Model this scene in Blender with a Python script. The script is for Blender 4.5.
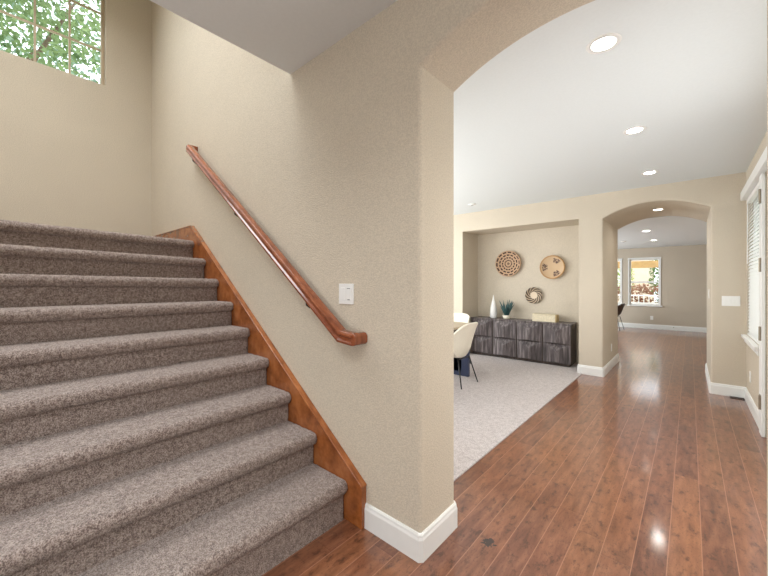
import bpy, bmesh, math, random
from mathutils import Vector, noise
random.seed(7)
for o in list(bpy.data.objects): bpy.data.objects.remove(o)
SC = bpy.context.scene
COL = SC.collection
PI = math.pi
# ------------------------------------------------------------------ camera
cd = bpy.data.cameras.new('camera'); cam = bpy.data.objects.new('camera', cd); COL.objects.link(cam)
cd.sensor_fit = 'HORIZONTAL'; cd.sensor_width = 36.0
cd.lens = 348.0 / 768.0 * 36.0
cd.shift_y = -4.0 / 768.0
cd.clip_start = 0.02; cd.clip_end = 200
cam.location = (0, 0, 1.35)
cam.rotation_euler = (math.radians(90), 0, math.radians(41.3))
SC.camera = cam
# ------------------------------------------------------------------ world, sun, exposure
w = bpy.data.worlds.new('world'); SC.world = w; w.use_nodes = True
wn = w.node_tree.nodes['Background']
wn.inputs[0].default_value = (0.86, 0.94, 1.0, 1); wn.inputs[1].default_value = 3.4
sl = bpy.data.lights.new('sun', 'SUN'); sl.energy = 3.8; sl.angle = 0.03; sl.color = (1, 0.95, 0.86)
so = bpy.data.objects.new('sun', sl); COL.objects.link(so); so.rotation_euler = (math.radians(38), math.radians(8), 0)

def area(name, loc, target, sx, sy, power, col=(1, 1, 1), spread=180):
    l = bpy.data.lights.new(name, 'AREA'); l.shape = 'RECTANGLE'; l.size = sx; l.size_y = sy
    l.energy = power; l.color = col; l.spread = math.radians(spread)
    o = bpy.data.objects.new(name, l); COL.objects.link(o); o.location = loc
    o.rotation_euler = (Vector(target) - Vector(loc)).to_track_quat('-Z', 'Y').to_euler()
    return o
WARM = (1.0, 0.95, 0.88); DAY = (0.93, 0.97, 1.0)
area('stairwell_window_light', (-5.08, 0.0, 4.45), (-1.5, 0.6, 1.6), 1.7, 1.3, 8, DAY)
area('stairwell_overhead_fill', (-3.3, -0.1, 5.3), (-3.3, -0.1, 0), 2.2, 2.0, 80, DAY, 115)  # added unseen panel overhead, brightens the treads more than the walls
area('foyer_overhead_fill', (-0.7, -0.5, 2.79), (-0.7, -0.5, 0), 1.3, 1.1, 26, DAY, 140)  # panel added under the foyer ceiling to lift the lower treads, no known fixture
area('foyer_lamp', (0.95, 0.80, 2.79), (0.95, 0.80, 0), 0.3, 0.3, 22, WARM)
area('foyer_back_fill', (0.2, -2.88, 1.3), (0.1, 1.4, 1.5), 2.2, 2.2, 62, DAY)  # fill added behind the camera for the stair wall, no window known there
area('hall_side_fill', (0.49, 2.75, 1.25), (-2.0, 2.75, 1.25), 1.7, 2.1, 24, DAY)  # unseen panel added on the right wall to brighten the archway jamb
area('dining_left_fill', (-5.1, 3.6, 1.45), (0, 3.6, 1.5), 2.8, 2.1, 128, DAY)  # added out-of-view fill along the solid left wall of the dining area
area('dining_near_fill', (-3.6, 1.78, 1.4), (-3.6, 5.0, 1.4), 2.6, 2.0, 62, DAY)  # hidden panel added behind the stair wall, lights towards the niche
area('far_room_side_fill', (-4.0, 10.2, 1.5), (-1.0, 10.2, 1.5), 3.0, 1.7, 165, (0.88, 0.96, 1.0))  # extra panel added out of view at the left to brighten the far room
SC.view_settings.view_transform = 'Standard'; SC.view_settings.look = 'None'
SC.view_settings.gamma = 1.0; SC.view_settings.use_curve_mapping = False
SC.view_settings.exposure = 0.0
# ------------------------------------------------------------------ helpers
def lin(c): return tuple((v/255/12.92 if v/255 <= 0.04045 else ((v/255+0.055)/1.055)**2.4) for v in c)
def rgb(r, g, b): return (*lin((r, g, b)), 1)

class NT:
    def __init__(s, name):
        s.m = bpy.data.materials.new(name); s.m.use_nodes = True
        s.t = s.m.node_tree; s.b = s.t.nodes['Principled BSDF']
    def n(s, typ, **kw):
        nd = s.t.nodes.new(typ)
        for k, v in kw.items(): setattr(nd, k, v)
        return nd
    def l(s, a, b): s.t.links.new(a, b)
    def math(s, op, a, b=None, c=None):
        nd = s.n('ShaderNodeMath', operation=op)
        for i, v in enumerate((a, b, c)):
            if v is None: continue
            if isinstance(v, (int, float)): nd.inputs[i].default_value = v
            else: s.l(v, nd.inputs[i])
        return nd.outputs[0]
    def coord(s, out='Object'): return s.n('ShaderNodeTexCoord').outputs[out]
    def noise(s, vec, scale, detail=2, rough=0.5):
        nd = s.n('ShaderNodeTexNoise'); nd.inputs['Scale'].default_value = scale
        nd.inputs['Detail'].default_value = detail; nd.inputs['Roughness'].default_value = rough
        s.l(vec, nd.inputs['Vector']); return nd.outputs['Fac']
    def ramp(s, fac, stops):
        nd = s.n('ShaderNodeValToRGB'); e = nd.color_ramp.elements
        while len(e) < len(stops): e.new(0.5)
        for i, (p, c) in enumerate(stops): e[i].position = p; e[i].color = c
        s.l(fac, nd.inputs[0]); return nd.outputs[0]
    def mix(s, f, a, b, mode='MIX'):
        nd = s.n('ShaderNodeMix', data_type='RGBA', blend_type=mode)
        for sock, v in ((nd.inputs[0], f), (nd.inputs[6], a), (nd.inputs[7], b)):
            if isinstance(v, (int, float)): sock.default_value = v
            elif isinstance(v, tuple): sock.default_value = v
            else: s.l(v, sock)
        return nd.outputs[2]
    def bump(s, h, strength, dist=0.01):
        nd = s.n('ShaderNodeBump'); nd.inputs['Strength'].default_value = strength
        nd.inputs['Distance'].default_value = dist; s.l(h, nd.inputs['Height'])
        s.l(nd.outputs[0], s.b.inputs['Normal']); return nd
    def base(s, v):
        if isinstance(v, tuple): s.b.inputs['Base Color'].default_value = v
        else: s.l(v, s.b.inputs['Base Color'])
    def set(s, **kw):
        for k, v in kw.items(): s.b.inputs[k.replace('_', ' ')].default_value = v

M = {}
def simple(name, col, rough=0.5, var=0.06, scale=30, metal=0.0, bump=0.0, spec=None):
    t = NT(name); c = t.coord(); f = t.noise(c, scale, 3)
    dark = tuple(v*(1-var) for v in col[:3]) + (1,); lite = tuple(min(1, v*(1+var)) for v in col[:3]) + (1,)
    t.base(t.ramp(f, [(0.3, dark), (0.7, lite)])); t.set(Roughness=rough, Metallic=metal)
    if spec is not None: t.b.inputs['Specular IOR Level'].default_value = spec
    if bump: t.bump(f, bump, 0.004)
    M[name] = t.m; return t.m

def wall_mat(name, col):
    t = NT(name); c = t.coord()
    f = t.noise(c, 130, 3, 0.6); g = t.noise(c, 2.0, 2)
    d = tuple(v*0.95 for v in col[:3])+(1,); l = tuple(v*1.03 for v in col[:3])+(1,)
    t.base(t.mix(0.6, t.ramp(g, [(0.35, d), (0.65, l)]), t.ramp(f, [(0.38, tuple(v*0.80 for v in col[:3])+(1,)), (0.62, tuple(v*1.08 for v in col[:3])+(1,))])))
    t.set(Roughness=0.75); t.b.inputs['Specular IOR Level'].default_value = 0.25
    t.bump(f, 0.8, 0.004); M[name] = t.m
wall_mat('wall_paint', rgb(208, 197, 179))
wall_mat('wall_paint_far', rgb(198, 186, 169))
simple('ceiling_paint', rgb(226, 231, 232), 0.85, 0.012, 60, spec=0.2)
simple('white_trim', rgb(232, 232, 229), 0.38, 0.01, 20)
simple('tan_vinyl', rgb(190, 172, 146), 0.4, 0.02, 20)
simple('white_plastic', rgb(238, 238, 235), 0.35, 0.01, 20)
simple('grey_plastic', rgb(150, 152, 152), 0.4, 0.02, 20)
simple('dark_metal', rgb(38, 32, 30), 0.4, 0.1, 30, metal=0.6)
simple('black_metal', rgb(24, 23, 24), 0.45, 0.1, 30)
simple('satin_nickel', rgb(150, 140, 125), 0.35, 0.05, 30, metal=0.9)
simple('cream_fabric', rgb(240, 233, 216), 0.8, 0.04, 120, bump=0.2)
simple('navy_metal', rgb(52, 62, 92), 0.45, 0.05, 20)
simple('table_wood', rgb(176, 158, 134), 0.4, 0.12, 14)
simple('dark_table_wood', rgb(70, 54, 42), 0.45, 0.15, 14)
simple('white_ceramic', rgb(240, 240, 238), 0.25, 0.01, 12)
simple('cream_ceramic', rgb(230, 222, 204), 0.4, 0.03, 20)
simple('succulent_leaf', rgb(58, 92, 92), 0.5, 0.25, 60)
simple('pale_wood', rgb(220, 208, 180), 0.5, 0.1, 40)
simple('tan_spine', rgb(190, 165, 115), 0.5, 0.1, 40)
simple('brown_chair_shell', rgb(72, 55, 44), 0.45, 0.1, 20)
simple('vent_metal', rgb(50, 38, 32), 0.5, 0.1, 40)
simple('bark', rgb(105, 88, 70), 0.9, 0.25, 20, bump=0.5)
simple('beam_wood', rgb(150, 120, 74), 0.7, 0.2, 6)
simple('stucco', rgb(196, 176, 160), 0.9, 0.05, 5)
simple('patio_stone', rgb(196, 186, 170), 0.9, 0.08, 3)
simple('white_metal', rgb(232, 232, 230), 0.5, 0.02, 10)
simple('lawn', rgb(120, 140, 78), 0.9, 0.2, 3)

def leaf_mat(name, a, c):
    t = NT(name); f = t.noise(t.coord(), 1.4, 3, 0.7); col = t.ramp(f, [(0.35, a), (0.65, c)])
    df = t.n('ShaderNodeBsdfDiffuse'); tl = t.n('ShaderNodeBsdfTranslucent'); t.l(col, df.inputs[0]); t.l(col, tl.inputs[0])
    mx = t.n('ShaderNodeMixShader'); mx.inputs[0].default_value = 0.45; t.l(df.outputs[0], mx.inputs[1]); t.l(tl.outputs[0], mx.inputs[2])
    t.l(mx.outputs[0], t.t.nodes['Material Output'].inputs['Surface']); M[name] = t.m
leaf_mat('blind_slat', rgb(240, 240, 238), rgb(240, 240, 238)); leaf_mat('leaf_green', rgb(92, 116, 78), rgb(150, 168, 122)); leaf_mat('leaf_bluegreen', rgb(104, 126, 110), rgb(152, 170, 150))
leaf_mat('leaf_lime', rgb(110, 136, 52), rgb(164, 180, 88)); leaf_mat('leaf_russet', rgb(112, 72, 58), rgb(164, 128, 108)); leaf_mat('leaf_deep', rgb(66, 92, 50), rgb(112, 134, 78))
def emis(name, col, s):
    t = NT(name); t.base((0.9, 0.9, 0.9, 1)); t.b.inputs['Emission Color'].default_value = col
    t.b.inputs['Emission Strength'].default_value = s; M[name] = t.m
emis('lamp_lens', (1, 0.97, 0.92, 1), 6.0)

t = NT('glass_pane')                                    # clear pane: lets light through, faint sheen
tr = t.n('ShaderNodeBsdfTransparent'); gl = t.n('ShaderNodeBsdfGlossy'); gl.inputs['Roughness'].default_value = 0.02
fr = t.n('ShaderNodeFresnel'); fr.inputs['IOR'].default_value = 1.35
mx = t.n('ShaderNodeMixShader'); t.l(fr.outputs[0], mx.inputs[0]); t.l(tr.outputs[0], mx.inputs[1]); t.l(gl.outputs[0], mx.inputs[2])
t.l(mx.outputs[0], t.t.nodes['Material Output'].inputs['Surface']); M['glass_pane'] = t.m

def carpet_mat(name, a, b, c, scale, bs):
    t = NT(name); co = t.coord()
    f = t.noise(co, scale, 3, 0.7); g = t.noise(co, scale*0.3, 2); k = t.noise(co, 3.0, 2)
    m = t.math('ADD', t.math('MULTIPLY', f, 0.75), t.math('MULTIPLY', g, 0.25))
    col = t.ramp(m, [(0.41, a), (0.5, b), (0.59, c)])
    col = t.mix(t.math('MULTIPLY', k, 0.25), col, b)
    t.base(col); t.set(Roughness=0.95); t.b.inputs['Specular IOR Level'].default_value = 0.1
    t.b.inputs['Sheen Weight'].default_value = 0.25; t.b.inputs['Sheen Roughness'].default_value = 0.5
    t.bump(m, bs, 0.02); M[name] = t.m
carpet_mat('stair_carpet', rgb(100, 82, 75), rgb(160, 142, 133), rgb(206, 190, 181), 185, 0.9)
carpet_mat('dining_carpet', rgb(160, 150, 147), rgb(192, 182, 180), rgb(212, 204, 201), 110, 0.6)

def plank_floor():
    t = NT('plank_floor'); co = t.coord()
    sep = t.n('ShaderNodeSeparateXYZ'); t.l(co, sep.inputs[0]); x, y = sep.outputs[0], sep.outputs[1]
    W = 0.1275
    u = t.math('DIVIDE', t.math('SUBTRACT', x, 0.046), W)
    row = t.math('FLOOR', u); fu = t.math('FRACT', u)
    wr = t.n('ShaderNodeTexWhiteNoise', noise_dimensions='1D'); t.l(row, wr.inputs['W'])
    L = 1.15
    v = t.math('ADD', t.math('DIVIDE', y, L), t.math('MULTIPLY', wr.outputs['Value'], 7.3))
    pl = t.math('FLOOR', v); fv = t.math('FRACT', v)
    cid = t.n('ShaderNodeCombineXYZ'); t.l(row, cid.inputs[0]); t.l(pl, cid.inputs[1])
    wp = t.n('ShaderNodeTexWhiteNoise', noise_dimensions='2D'); t.l(cid.outputs[0], wp.inputs['Vector'])
    rnd = wp.outputs['Value']
    # grain stretched along the plank, shifted per plank
    cg = t.n('ShaderNodeCombineXYZ')
    t.l(t.math('ADD', t.math('MULTIPLY', x, 30.0), t.math('MULTIPLY', rnd, 40)), cg.inputs[0])
    t.l(t.math('MULTIPLY', y, 5.0), cg.inputs[1]); t.l(t.math('MULTIPLY', rnd, 17), cg.inputs[2])
    g1 = t.noise(cg.outputs[0], 1.0, 5, 0.65)
    cg2 = t.n('ShaderNodeCombineXYZ'); t.l(t.math('ADD', t.math('MULTIPLY', x, 14.0), t.math('MULTIPLY', rnd, 23)), cg2.inputs[0])
    t.l(t.math('MULTIPLY', y, 7.0), cg2.inputs[1]); g2 = t.noise(cg2.outputs[0], 1.6, 4, 0.7)
    cf = t.n('ShaderNodeCombineXYZ'); t.l(t.math('MULTIPLY', x, 120.0), cf.inputs[0]); t.l(t.math('MULTIPLY', y, 45.0), cf.inputs[1])
    fine = t.noise(cf.outputs[0], 1.0, 4, 0.7)
    base = t.ramp(rnd, [(0.0, rgb(96, 56, 40)), (0.35, rgb(124, 77, 55)), (0.7, rgb(146, 96, 62)), (1.0, rgb(108, 66, 50))])
    c = t.mix(0.55, base, t.ramp(g1, [(0.3, rgb(70, 40, 29)), (0.5, rgb(124, 78, 57)), (0.72, rgb(160, 110, 82))]))
    dk = t.ramp(g2, [(0.54, (0, 0, 0, 1)), (0.66, (1, 1, 1, 1))])
    c = t.mix(t.math('MULTIPLY', dk, 0.62), c, rgb(48, 24, 18))
    fl = t.ramp(fine, [(0.56, (0, 0, 0, 1)), (0.66, (1, 1, 1, 1))])
    c = t.mix(t.math('MULTIPLY', fl, 0.5), c, rgb(44, 24, 18))
    # joints: paler long edges paint in the highlight on the eased bevels; end joints dark
    ex = t.math('MINIMUM', fu, t.math('SUBTRACT', 1.0, fu)); ey = t.math('MULTIPLY', t.math('MINIMUM', fv, t.math('SUBTRACT', 1.0, fv)), L/W)
    e = t.math('MINIMUM', ex, ey)
    jx = t.math('LESS_THAN', ex, 0.016); jy = t.math('LESS_THAN', ey, 0.009)
    c = t.mix(t.math('MULTIPLY', jx, 0.65), c, rgb(172, 124, 100))
    c = t.mix(t.math('MULTIPLY', jy, 0.4), c, rgb(70, 38, 28))
    # one black knot in the boards by the archway
    dist = t.n('ShaderNodeVectorMath', operation='DISTANCE'); t.l(co, dist.inputs[0]); dist.inputs[1].default_value = KNOT
    kn = t.noise(co, 45, 3, 0.6)
    km = t.math('LESS_THAN', t.math('ADD', dist.outputs['Value'], t.math('MULTIPLY', t.math('SUBTRACT', kn, 0.5), 0.11)), 0.03)
    c = t.mix(t.math('MULTIPLY', km, 0.9), c, rgb(34, 30, 30))
    t.base(c)
    t.l(t.math('ADD', 0.282, t.math('MULTIPLY', g1, 0.06)), t.b.inputs['Roughness'])
    t.b.inputs['Specular IOR Level'].default_value = 0.4
    t.b.inputs['Coat Weight'].default_value = 0.7; t.b.inputs['Coat Roughness'].default_value = 0.11
    hgt = t.math('ADD', t.math('MINIMUM', t.math('MULTIPLY', e, 18.0), 1.0), t.math('MULTIPLY', g2, 0.06))
    t.bump(hgt, 0.12, 0.003)
    M['plank_floor'] = t.m
KNOT = (-0.785, 1.73, 0.0)
plank_floor()

def stained_wood(name, dark, mid, lite, axis, rough=0.28):
    t = NT(name); co = t.coord(); mp = t.n('ShaderNodeMapping'); t.l(co, mp.inputs[0])
    sc = [26, 26, 26]
    if axis == 3: sc = [8, 26, 8]
    else: sc[axis] = 2.5
    mp.inputs['Scale'].default_value = sc[:3]
    f = t.noise(mp.outputs[0], 1.0, 5, 0.65)
    t.base(t.ramp(f, [(0.3, dark), (0.5, mid), (0.72, lite)])); t.set(Roughness=rough)
    t.b.inputs['Coat Weight'].default_value = 0.4; t.b.inputs['Coat Roughness'].default_value = 0.15
    t.bump(f, 0.06, 0.003); M[name] = t.m
stained_wood('skirt_wood', rgb(116, 62, 28), rgb(152, 88, 44), rgb(178, 112, 64), 3, 0.2)
stained_wood('rail_wood', rgb(104, 50, 26), rgb(142, 76, 44), rgb(168, 98, 62), 3, 0.2)
stained_wood('rough_sawn_wood', rgb(44, 37, 37), rgb(88, 79, 80), rgb(146, 137, 137), 2, 0.7)
stained_wood('dark_case_wood', rgb(46, 36, 32), rgb(64, 52, 46), rgb(84, 70, 62), 2, 0.6)

class MB:
    """collects shapes (world coordinates) and links them as ONE mesh object"""
    def __init__(s): s.bm = bmesh.new()
    def box(s, x0, x1, y0, y1, z0, z1):
        v = [s.bm.verts.new(p) for p in ((x0,y0,z0),(x1,y0,z0),(x1,y1,z0),(x0,y1,z0),(x0,y0,z1),(x1,y0,z1),(x1,y1,z1),(x0,y1,z1))]
        for f in ((3,2,1,0),(4,5,6,7),(0,1,5,4),(1,2,6,5),(2,3,7,6),(3,0,4,7)): s.bm.faces.new([v[i] for i in f])
        return s
    def quad(s, *pts): s.bm.faces.new([s.bm.verts.new(p) for p in pts]); return s
    def prism(s, pts, axis, a, b):
        """polygon pts in the plane across axis, extruded a..b along it"""
        def P(p, k):
            return {'x': (k, p[0], p[1]), 'y': (p[0], k, p[1]), 'z': (p[0], p[1], k)}[axis]
        A = [s.bm.verts.new(P(p, a)) for p in pts]; B = [s.bm.verts.new(P(p, b)) for p in pts]
        n = len(pts); f = [s.bm.faces.new(A), s.bm.faces.new(B[::-1])]
        for i in range(n): s.bm.faces.new((A[i], B[i], B[(i+1) % n], A[(i+1) % n]))
        bmesh.ops.triangulate(s.bm, faces=f)
        return s
    def lathe(s, prof, c, n=24, axis='z', caps=True):
        rings = []
        for r, h in prof:
            ring = []
            for i in range(n):
                a = 2*PI*i/n; p = (r*math.cos(a), r*math.sin(a), h)
                if axis == 'y': p = (p[0], -h, p[1])
                if axis == 'x': p = (h, p[0], p[1])
                ring.append(s.bm.verts.new((c[0]+p[0], c[1]+p[1], c[2]+p[2])))
            rings.append(ring)
        for A, B in zip(rings, rings[1:]):
            for i in range(n): s.bm.faces.new((A[i], A[(i+1) % n], B[(i+1) % n], B[i]))
        for ring in (rings[0], rings[-1]) if caps else ():
            try: s.bm.faces.new(ring)
            except ValueError: pass
        return s
    def tube(s, pts, r, n=10, prof=None, up=Vector((0, 0, 1))):
        """sweeps a round (radius r or list) or a given (side, up) profile along pts"""
        pts = [Vector(p) for p in pts]; rings = []
        for i, p in enumerate(pts):
            d0 = (p-pts[i-1]).normalized() if i else None
            d1 = (pts[i+1]-p).normalized() if i < len(pts)-1 else None
            d = d0 if d1 is None else d1 if d0 is None else (d0+d1).normalized()
            k = 1.0
            if d0 is not None and d1 is not None: k = 1.0/max(0.5, d.dot(d1))
            u = up if abs(d.dot(up)) < 0.98 else Vector((1, 0, 0))
            sd = d.cross(u).normalized(); uu = sd.cross(d).normalized()
            rr = r[i] if isinstance(r, (list, tuple)) else r
            if prof: ring = [s.bm.verts.new(p + sd*a*rr + uu*b*rr*k) for a, b in prof]
            else: ring = [s.bm.verts.new(p + sd*rr*math.cos(2*PI*j/n) + uu*rr*math.sin(2*PI*j/n)) for j in range(n)]
            rings.append(ring)
        m = len(rings[0])
        for A, B in zip(rings, rings[1:]):
            for j in range(m): s.bm.faces.new((A[j], A[(j+1) % m], B[(j+1) % m], B[j]))
        s.bm.faces.new(rings[0][::-1]); s.bm.faces.new(rings[-1])
        return s
    def build(s, name, mat, parent=None, bevel=0.0, seg=2, smooth=False, ang=35):
        bmesh.ops.recalc_face_normals(s.bm, faces=s.bm.faces[:])
        off = parent_world(parent) if parent is not None else Vector((0, 0, 0))
        if off.length: bmesh.ops.translate(s.bm, verts=s.bm.verts[:], vec=-off)
        me = bpy.data.meshes.new(name); s.bm.to_mesh(me); s.bm.free()
        me.materials.append(M[mat])
        o = bpy.data.objects.new(name, me); COL.objects.link(o)
        if parent is not None: o.parent = parent
        if smooth:
            for p in me.polygons: p.use_smooth = True
        if bevel:
            b = o.modifiers.new('bevel', 'BEVEL'); b.width = bevel; b.segments = seg
            b.limit_method = 'ANGLE'; b.angle_limit = math.radians(ang)
            for p in me.polygons: p.use_smooth = True
            wn_ = o.modifiers.new('wn', 'WEIGHTED_NORMAL'); wn_.keep_sharp = True
        return o
def parent_world(p):
    v = Vector((0, 0, 0))
    while p is not None: v += p.location; p = p.parent
    return v
def tag(o, label, cat, group=None):
    o['label'] = label; o['category'] = cat
    if group: o['group'] = group
    return o
def thing(name, label, cat, loc=(0, 0, 0), group=None):
    o = bpy.data.objects.new(name, None); COL.objects.link(o); o.location = loc; o.empty_display_size = 0.1
    return tag(o, label, cat, group)
def struct(o): o['kind'] = 'structure'; return o
def dup(root, loc, rz=0, label=None, group=None):
    r = root.copy(); COL.objects.link(r); r.location = loc; r.rotation_euler = (0, 0, rz)
    if label: r['label'] = label
    if group: r['group'] = group
    for ch in list(root.children):
        c = ch.copy(); COL.objects.link(c); c.parent = r
        for g in list(ch.children):
            d = g.copy(); COL.objects.link(d); d.parent = c
    return r

# ================================================================== THE SETTING
YW = 1.39          # face of the stair wall and of the near archway
YB = 1.722         # its other face
YF = 5.90          # wall with the niche and the second archway
XR = 0.50          # right wall of the hall
XS = -5.20         # end wall of the stairwell
ZC = 2.67
b = MB(); b.box(-1.55, 3.0, -3.0, YB, -0.06, 0); b.box(-1.25, 0.62, YB, 7.3, -0.06, 0); b.box(-4.2, 1.2, 7.3, 13.3, -0.06, 0)
struct(b.build('floor', 'plank_floor'))
b = MB(); b.box(-5.3, -1.21, YB, 6.6, -0.05, 0.010)
struct(b.build('floor_dining', 'dining_carpet'))
b = MB(); b.box(-5.35, -1.2, -0.6, YB, -0.3, -0.06)
struct(b.build('floor_foundation', 'stucco'))

def arch(x0, x1, zs, za, n=28):
    """points of a segmental arch from x1 (right spring) to x0 (left spring)"""
    hw = (x1-x0)/2; r_ = za-zs; R_ = (hw*hw+r_*r_)/(2*r_); cx = (x0+x1)/2; cz = za-R_
    a0 = math.asin(hw/R_)
    return [(cx+R_*math.sin(a), cz+R_*math.cos(a)) for a in [a0 - 2*a0*i/n for i in range(n+1)]]
AX0, AX1 = -0.985, 0.192
def arch_wall(name, x0, x1, ztop, ax0, ax1, zs, za, y0, y1, bevel, seg_, mat='wall_paint'):
    """wall with an arched opening: quads in columns over the arch; the edges of the opening are rounded"""
    A = arch(ax0, ax1, zs, za)[::-1]
    bm = bmesh.new(); V = {}
    def v(x, z, y):
        k = (round(x, 5), round(z, 5), y)
        if k not in V: V[k] = bm.verts.new((x, y, z))
        return V[k]
    quads = [[(x0, 0), (ax0, 0), A[0], (x0, zs)], [(x0, zs), A[0], (ax0, ztop), (x0, ztop)],
             [(ax1, 0), (x1, 0), (x1, zs), A[-1]], [A[-1], (x1, zs), (x1, ztop), (ax1, ztop)]]
    quads += [[p, q, (q[0], ztop), (p[0], ztop)] for p, q in zip(A, A[1:])]
    for q in quads:
        bm.faces.new([v(p[0], p[1], y0) for p in q]); bm.faces.new([v(p[0], p[1], y1) for p in q][::-1])
    rim = [(x0, 0), (ax0, 0)] + A + [(ax1, 0), (x1, 0), (x1, zs), (x1, ztop), (ax1, ztop)] + [(p[0], ztop) for p in A[-2:0:-1]] + [(ax0, ztop), (x0, ztop), (x0, zs)]
    for p, q in zip(rim, rim[1:] + rim[:1]):
        bm.faces.new((v(*p, y0), v(*q, y0), v(*q, y1), v(*p, y1)))
    lay = bm.edges.layers.float.new('bevel_weight_edge')
    op = [(ax0, 0)] + A + [(ax1, 0)]
    for y in (y0, y1):
        for p, q in zip(op, op[1:]):
            ed = bm.edges.get((v(*p, y), v(*q, y)))
            if ed: ed[lay] = 1.0
    for ed in bm.edges:
        if ed[lay] == 0.0 and ed.calc_face_angle(0) > 0.7: ed.smooth = False
    mm = MB(); mm.bm.free(); mm.bm = bm
    o = mm.build(name, mat, bevel=bevel, seg=seg_)
    o.modifiers['bevel'].limit_method = 'WEIGHT'; o.modifiers.remove(o.modifiers['wn'])
    for p in o.data.polygons: p.use_smooth = False
    return struct(o)
arch_wall('wall_archway', -5.35, 3.0, 5.45, AX0, AX1, 2.415, 2.562, YW, YB, 0.020, 4)
# far wall of the hall: niche and second archway
NX0, NX1, NZ = -3.215, -1.262, 2.335
BX0, BX1 = -0.948, 0.195
arch_wall('wall_far', NX1-0.0, XR+0.12, 2.80, BX0, BX1, 2.30, 2.46, YF, 7.3, 0.020, 4)
m = MB(); m.box(-5.3, NX0, YF, 6.52, 0, 2.8); m.box(NX0, NX1, YF, 6.52, NZ, 2.8)
struct(m.build('wall_far_left', 'wall_paint'))
struct(MB().box(-5.3, NX1, 6.52, 6.66, 0, 2.8).build('wall_niche', 'wall_paint'))
# right wall of the hall with a window and the door beyond the pier
WY0, WY1, WZ0, WZ1 = 4.80, 5.83, 0.76, 2.33
DY0, DY1, DZ = 3.60, 4.52, 2.33
m = MB(); m.box(XR, XR+0.12, YB, DY0, 0, 2.8); m.box(XR, XR+0.12, DY0, DY1, DZ, 2.8); m.box(XR, XR+0.12, DY1, WY0, 0, 2.8)
m.box(XR, XR+0.12, WY0, WY1, 0, WZ0); m.box(XR, XR+0.12, WY0, WY1, WZ1, 2.8); m.box(XR, XR+0.12, WY1, YF, 0, 2.8)
struct(m.build('wall_right', 'wall_paint'))
struct(MB().box(-5.35, -5.2, YB, 6.6, 0, 2.8).build('wall_dining', 'wall_paint'))
# stairwell end wall with its high window
SY0, SY1, SZ0, SZ1 = -1.0, 0.925, 3.70, 5.2
m = MB(); m.box(XS-0.15, XS, -1.3, SY0, 0, 5.45); m.box(XS-0.15, XS, SY1, YW, 0, 5.45)
m.box(XS-0.15, XS, SY0, SY1, 0, SZ0); m.box(XS-0.15, XS, SY0, SY1, SZ1, 5.45)
struct(m.build('wall_stairwell', 'wall_paint'))
struct(MB().box(XS-0.15, -1.5, -1.45, -1.3, 0, 5.45).build('wall_stair_side', 'wall_paint'))
struct(MB().box(-1.62, -1.5, -3.0, -1.3, 0, 5.45).build('wall_foyer_left', 'wall_paint'))
struct(MB().box(-1.62, 3.0, -3.12, -3.0, 0, 2.9).build('wall_foyer_back', 'wall_paint'))
struct(MB().box(3.0, 3.12, -3.12, YB, 0, 2.9).build('wall_foyer_right', 'wall_paint'))
# far room
VY = 13.2
def win_wall(x0, x1, wins, y0, y1, H):
    m = MB(); xs = x0
    for a, b_, z0, z1 in wins:
        m.box(xs, a, y0, y1, 0, H); m.box(a, b_, y0, y1, 0, z0); m.box(a, b_, y0, y1, z1, H); xs = b_
    m.box(xs, x1, y0, y1, 0, H); return m
FW = [(-2.50, -1.635, 0.71, 2.11), (-1.41, -0.675, 0.71, 2.11)]
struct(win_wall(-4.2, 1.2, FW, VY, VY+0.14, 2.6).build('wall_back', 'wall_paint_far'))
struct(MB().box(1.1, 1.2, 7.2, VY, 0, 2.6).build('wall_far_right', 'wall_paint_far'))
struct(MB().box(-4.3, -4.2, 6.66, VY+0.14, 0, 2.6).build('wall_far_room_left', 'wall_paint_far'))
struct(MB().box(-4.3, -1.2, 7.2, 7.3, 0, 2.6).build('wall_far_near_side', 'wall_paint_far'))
# ceilings
FC = 2.808
HS = 0.0575; CX = -0.356; CANS = (2.233, 3.667, 5.185)
def pierced(m, x0, x1, y0, y1, z0, z1, cx, cys):
    """ceiling slab with square cut-outs for the recessed cans"""
    m.box(x0, cx-HS, y0, y1, z0, z1); m.box(cx+HS, x1, y0, y1, z0, z1); q = y0
    for c in cys: m.box(cx-HS, cx+HS, q, c-HS, z0, z1); q = c+HS
    m.box(cx-HS, cx+HS, q, y1, z0, z1); return m
struct(pierced(MB(), -5.3, XR+0.12, YB, YF, ZC, ZC+0.1, CX, CANS).build('ceiling', 'ceiling_paint'))
struct(MB().box(-2.085, 3.0, -3.0, YW, FC, FC+0.3).build('ceiling_foyer', 'ceiling_paint'))
struct(MB().box(-5.35, -2.085, -1.45, YW, 5.45, 5.55).build('ceiling_stairwell', 'ceiling_paint'))
struct(MB().box(-2.085, -1.985, -1.45, YW, FC+0.3, 5.45).build('wall_upper', 'wall_paint'))
ZF = 2.45
struct(pierced(MB(), -4.3, 1.2, 7.3, VY+0.14, ZF, ZF+0.1, -0.68, (9.0, 11.0)).build('ceiling_far', 'ceiling_paint'))

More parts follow.
